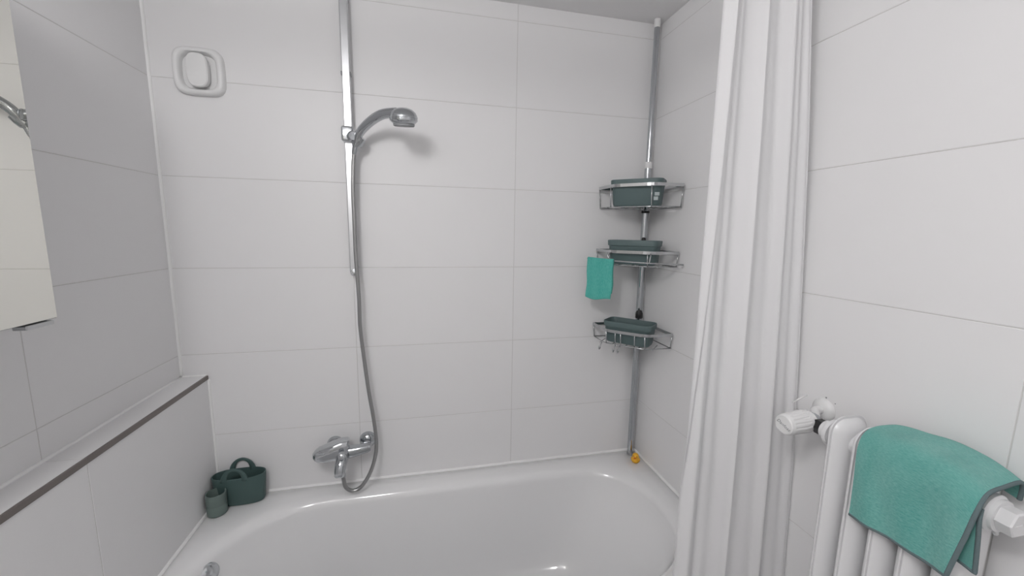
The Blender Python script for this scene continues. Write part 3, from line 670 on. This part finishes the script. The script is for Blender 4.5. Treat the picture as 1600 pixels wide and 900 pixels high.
# rows: from behind the radiator, over the top, down the front ; columns: far to near
G1 = [
 [o3(.026, -1.010, 1.165), o3(.020, -1.035, 1.170), o3(.018, -1.070, 1.172), o3(.018, -1.110, 1.168), o3(.018, -1.146, 1.155)],
 [o3(.046, -1.003, 1.204), o3(.034, -1.030, 1.208), o3(.030, -1.068, 1.209), o3(.030, -1.112, 1.207), o3(.030, -1.150, 1.188)],
 [o3(.085, -.994, 1.207), o3(.080, -1.024, 1.209), o3(.078, -1.064, 1.209), o3(.078, -1.112, 1.208), o3(.078, -1.153, 1.190)],
 [o3(.118, -.990, 1.198), o3(.118, -1.022, 1.202), o3(.118, -1.062, 1.203), o3(.118, -1.113, 1.203), o3(.118, -1.156, 1.186)],
 [o3(.133, -.990, 1.172), o3(.134, -1.022, 1.172), o3(.135, -1.062, 1.174), o3(.136, -1.115, 1.174), o3(.140, -1.159, 1.160)],
 [o3(.134, -.990, 1.110), o3(.134, -1.022, 1.110), o3(.136, -1.062, 1.112), o3(.139, -1.115, 1.114), o3(.148, -1.156, 1.112)],
 [o3(.133, -.991, 1.030), o3(.136, -1.026, 1.034), o3(.139, -1.066, 1.038), o3(.144, -1.112, 1.043), o3(.153, -1.149, 1.050)],
]
g1 = grid_surface(G1)
def towel(u, v):
    p = g1(u, v)
    fr = sstep(0.55, 0.95, v)
    p.x -= fr*(0.0022*math.sin(9*u+6*v)+0.0018*math.sin(17*u-9*v))
    p.z += (1-fr)*0.0015*math.sin(14*u+4*v)
    return p
bm = sheet(towel, 70, 90)
tw = obj('microfibre_cloth', bm, M_TURQ, None, True)
tag(tw, 'turquoise microfibre cloth with grey hem draped over the radiator', 'cloth')
md = tw.modifiers.new('thick', 'SOLIDIFY'); md.thickness = 0.004; md.offset = 0
bm = bmesh.new()
edge = [towel(k/70, 1) for k in range(71)]; side1 = [towel(1, k/90) for k in range(91)]; side0 = [towel(0, k/90) for k in range(91)]
tube(bm, edge+side1[::-1][1:], 0.0032, 8); obj('hem', bm, M_HEM, tw, True)
# folded under-layer showing at the near end
G2 = [
 [o3(.112, -1.148, 1.178), o3(.112, -1.150, 1.177), o3(.112, -1.152, 1.176)],
 [o3(.1265, -1.140, 1.160), o3(.1270, -1.150, 1.158), o3(.1275, -1.158, 1.152)],
 [o3(.1300, -1.125, 1.130), o3(.1310, -1.148, 1.128), o3(.131, -1.162, 1.124)],
 [o3(.1300, -1.118, 1.100), o3(.1310, -1.146, 1.098), o3(.131, -1.164, 1.096)],
 [o3(.1300, -1.114, 1.070), o3(.1310, -1.146, 1.070), o3(.131, -1.166, 1.066)],
]
g2 = grid_surface(G2); bm = sheet(lambda u, v: g2(u, v), 16, 40); un = obj('folded_layer', bm, M_TURQ, tw, True)
md = un.modifiers.new('thick', 'SOLIDIFY'); md.thickness = 0.003; md.offset = 0
bm = bmesh.new(); tube(bm, [g2(1, k/40) for k in range(6, 41)]+[g2(1-k/16, 1) for k in range(1, 17)], 0.0030, 8); obj('hem', bm, M_HEM, tw, True)

# ============================================================ mirror cabinet
MY0, MY1, MZ0, MZ1 = -1.32, -0.646, 1.392, 2.05
cab = thing('mirror_cabinet', (XL, -0.95, MZ0), 'shallow mirror cabinet hung on the left wall above the ledge', 'mirror cabinet')
obj('body', bx((XL+0.0005, MY0+0.004, MZ0+0.004), (XM-0.020, MY1-0.004, MZ1-0.004), 0.001), M_CABINET, cab)
for ya, yb in ((MY1, -0.965), (-0.969, MY0)):
    dr = obj('door', bx((XM-0.018, yb, MZ0), (XM-0.0022, ya, MZ1), 0.001), M_GREY, cab)
    obj('mirror_pane', bx((XM-0.0021, yb+0.0016, MZ0+0.0014), (XM, ya-0.0016, MZ1-0.0014)), M_MIRROR, dr)
    bm = bx((XM-0.016, ya-0.066, MZ0-0.0085), (XM+0.004, ya-0.014, MZ0-0.0012), 0.0012); obj('door_pull', bm, M_STEEL, dr)
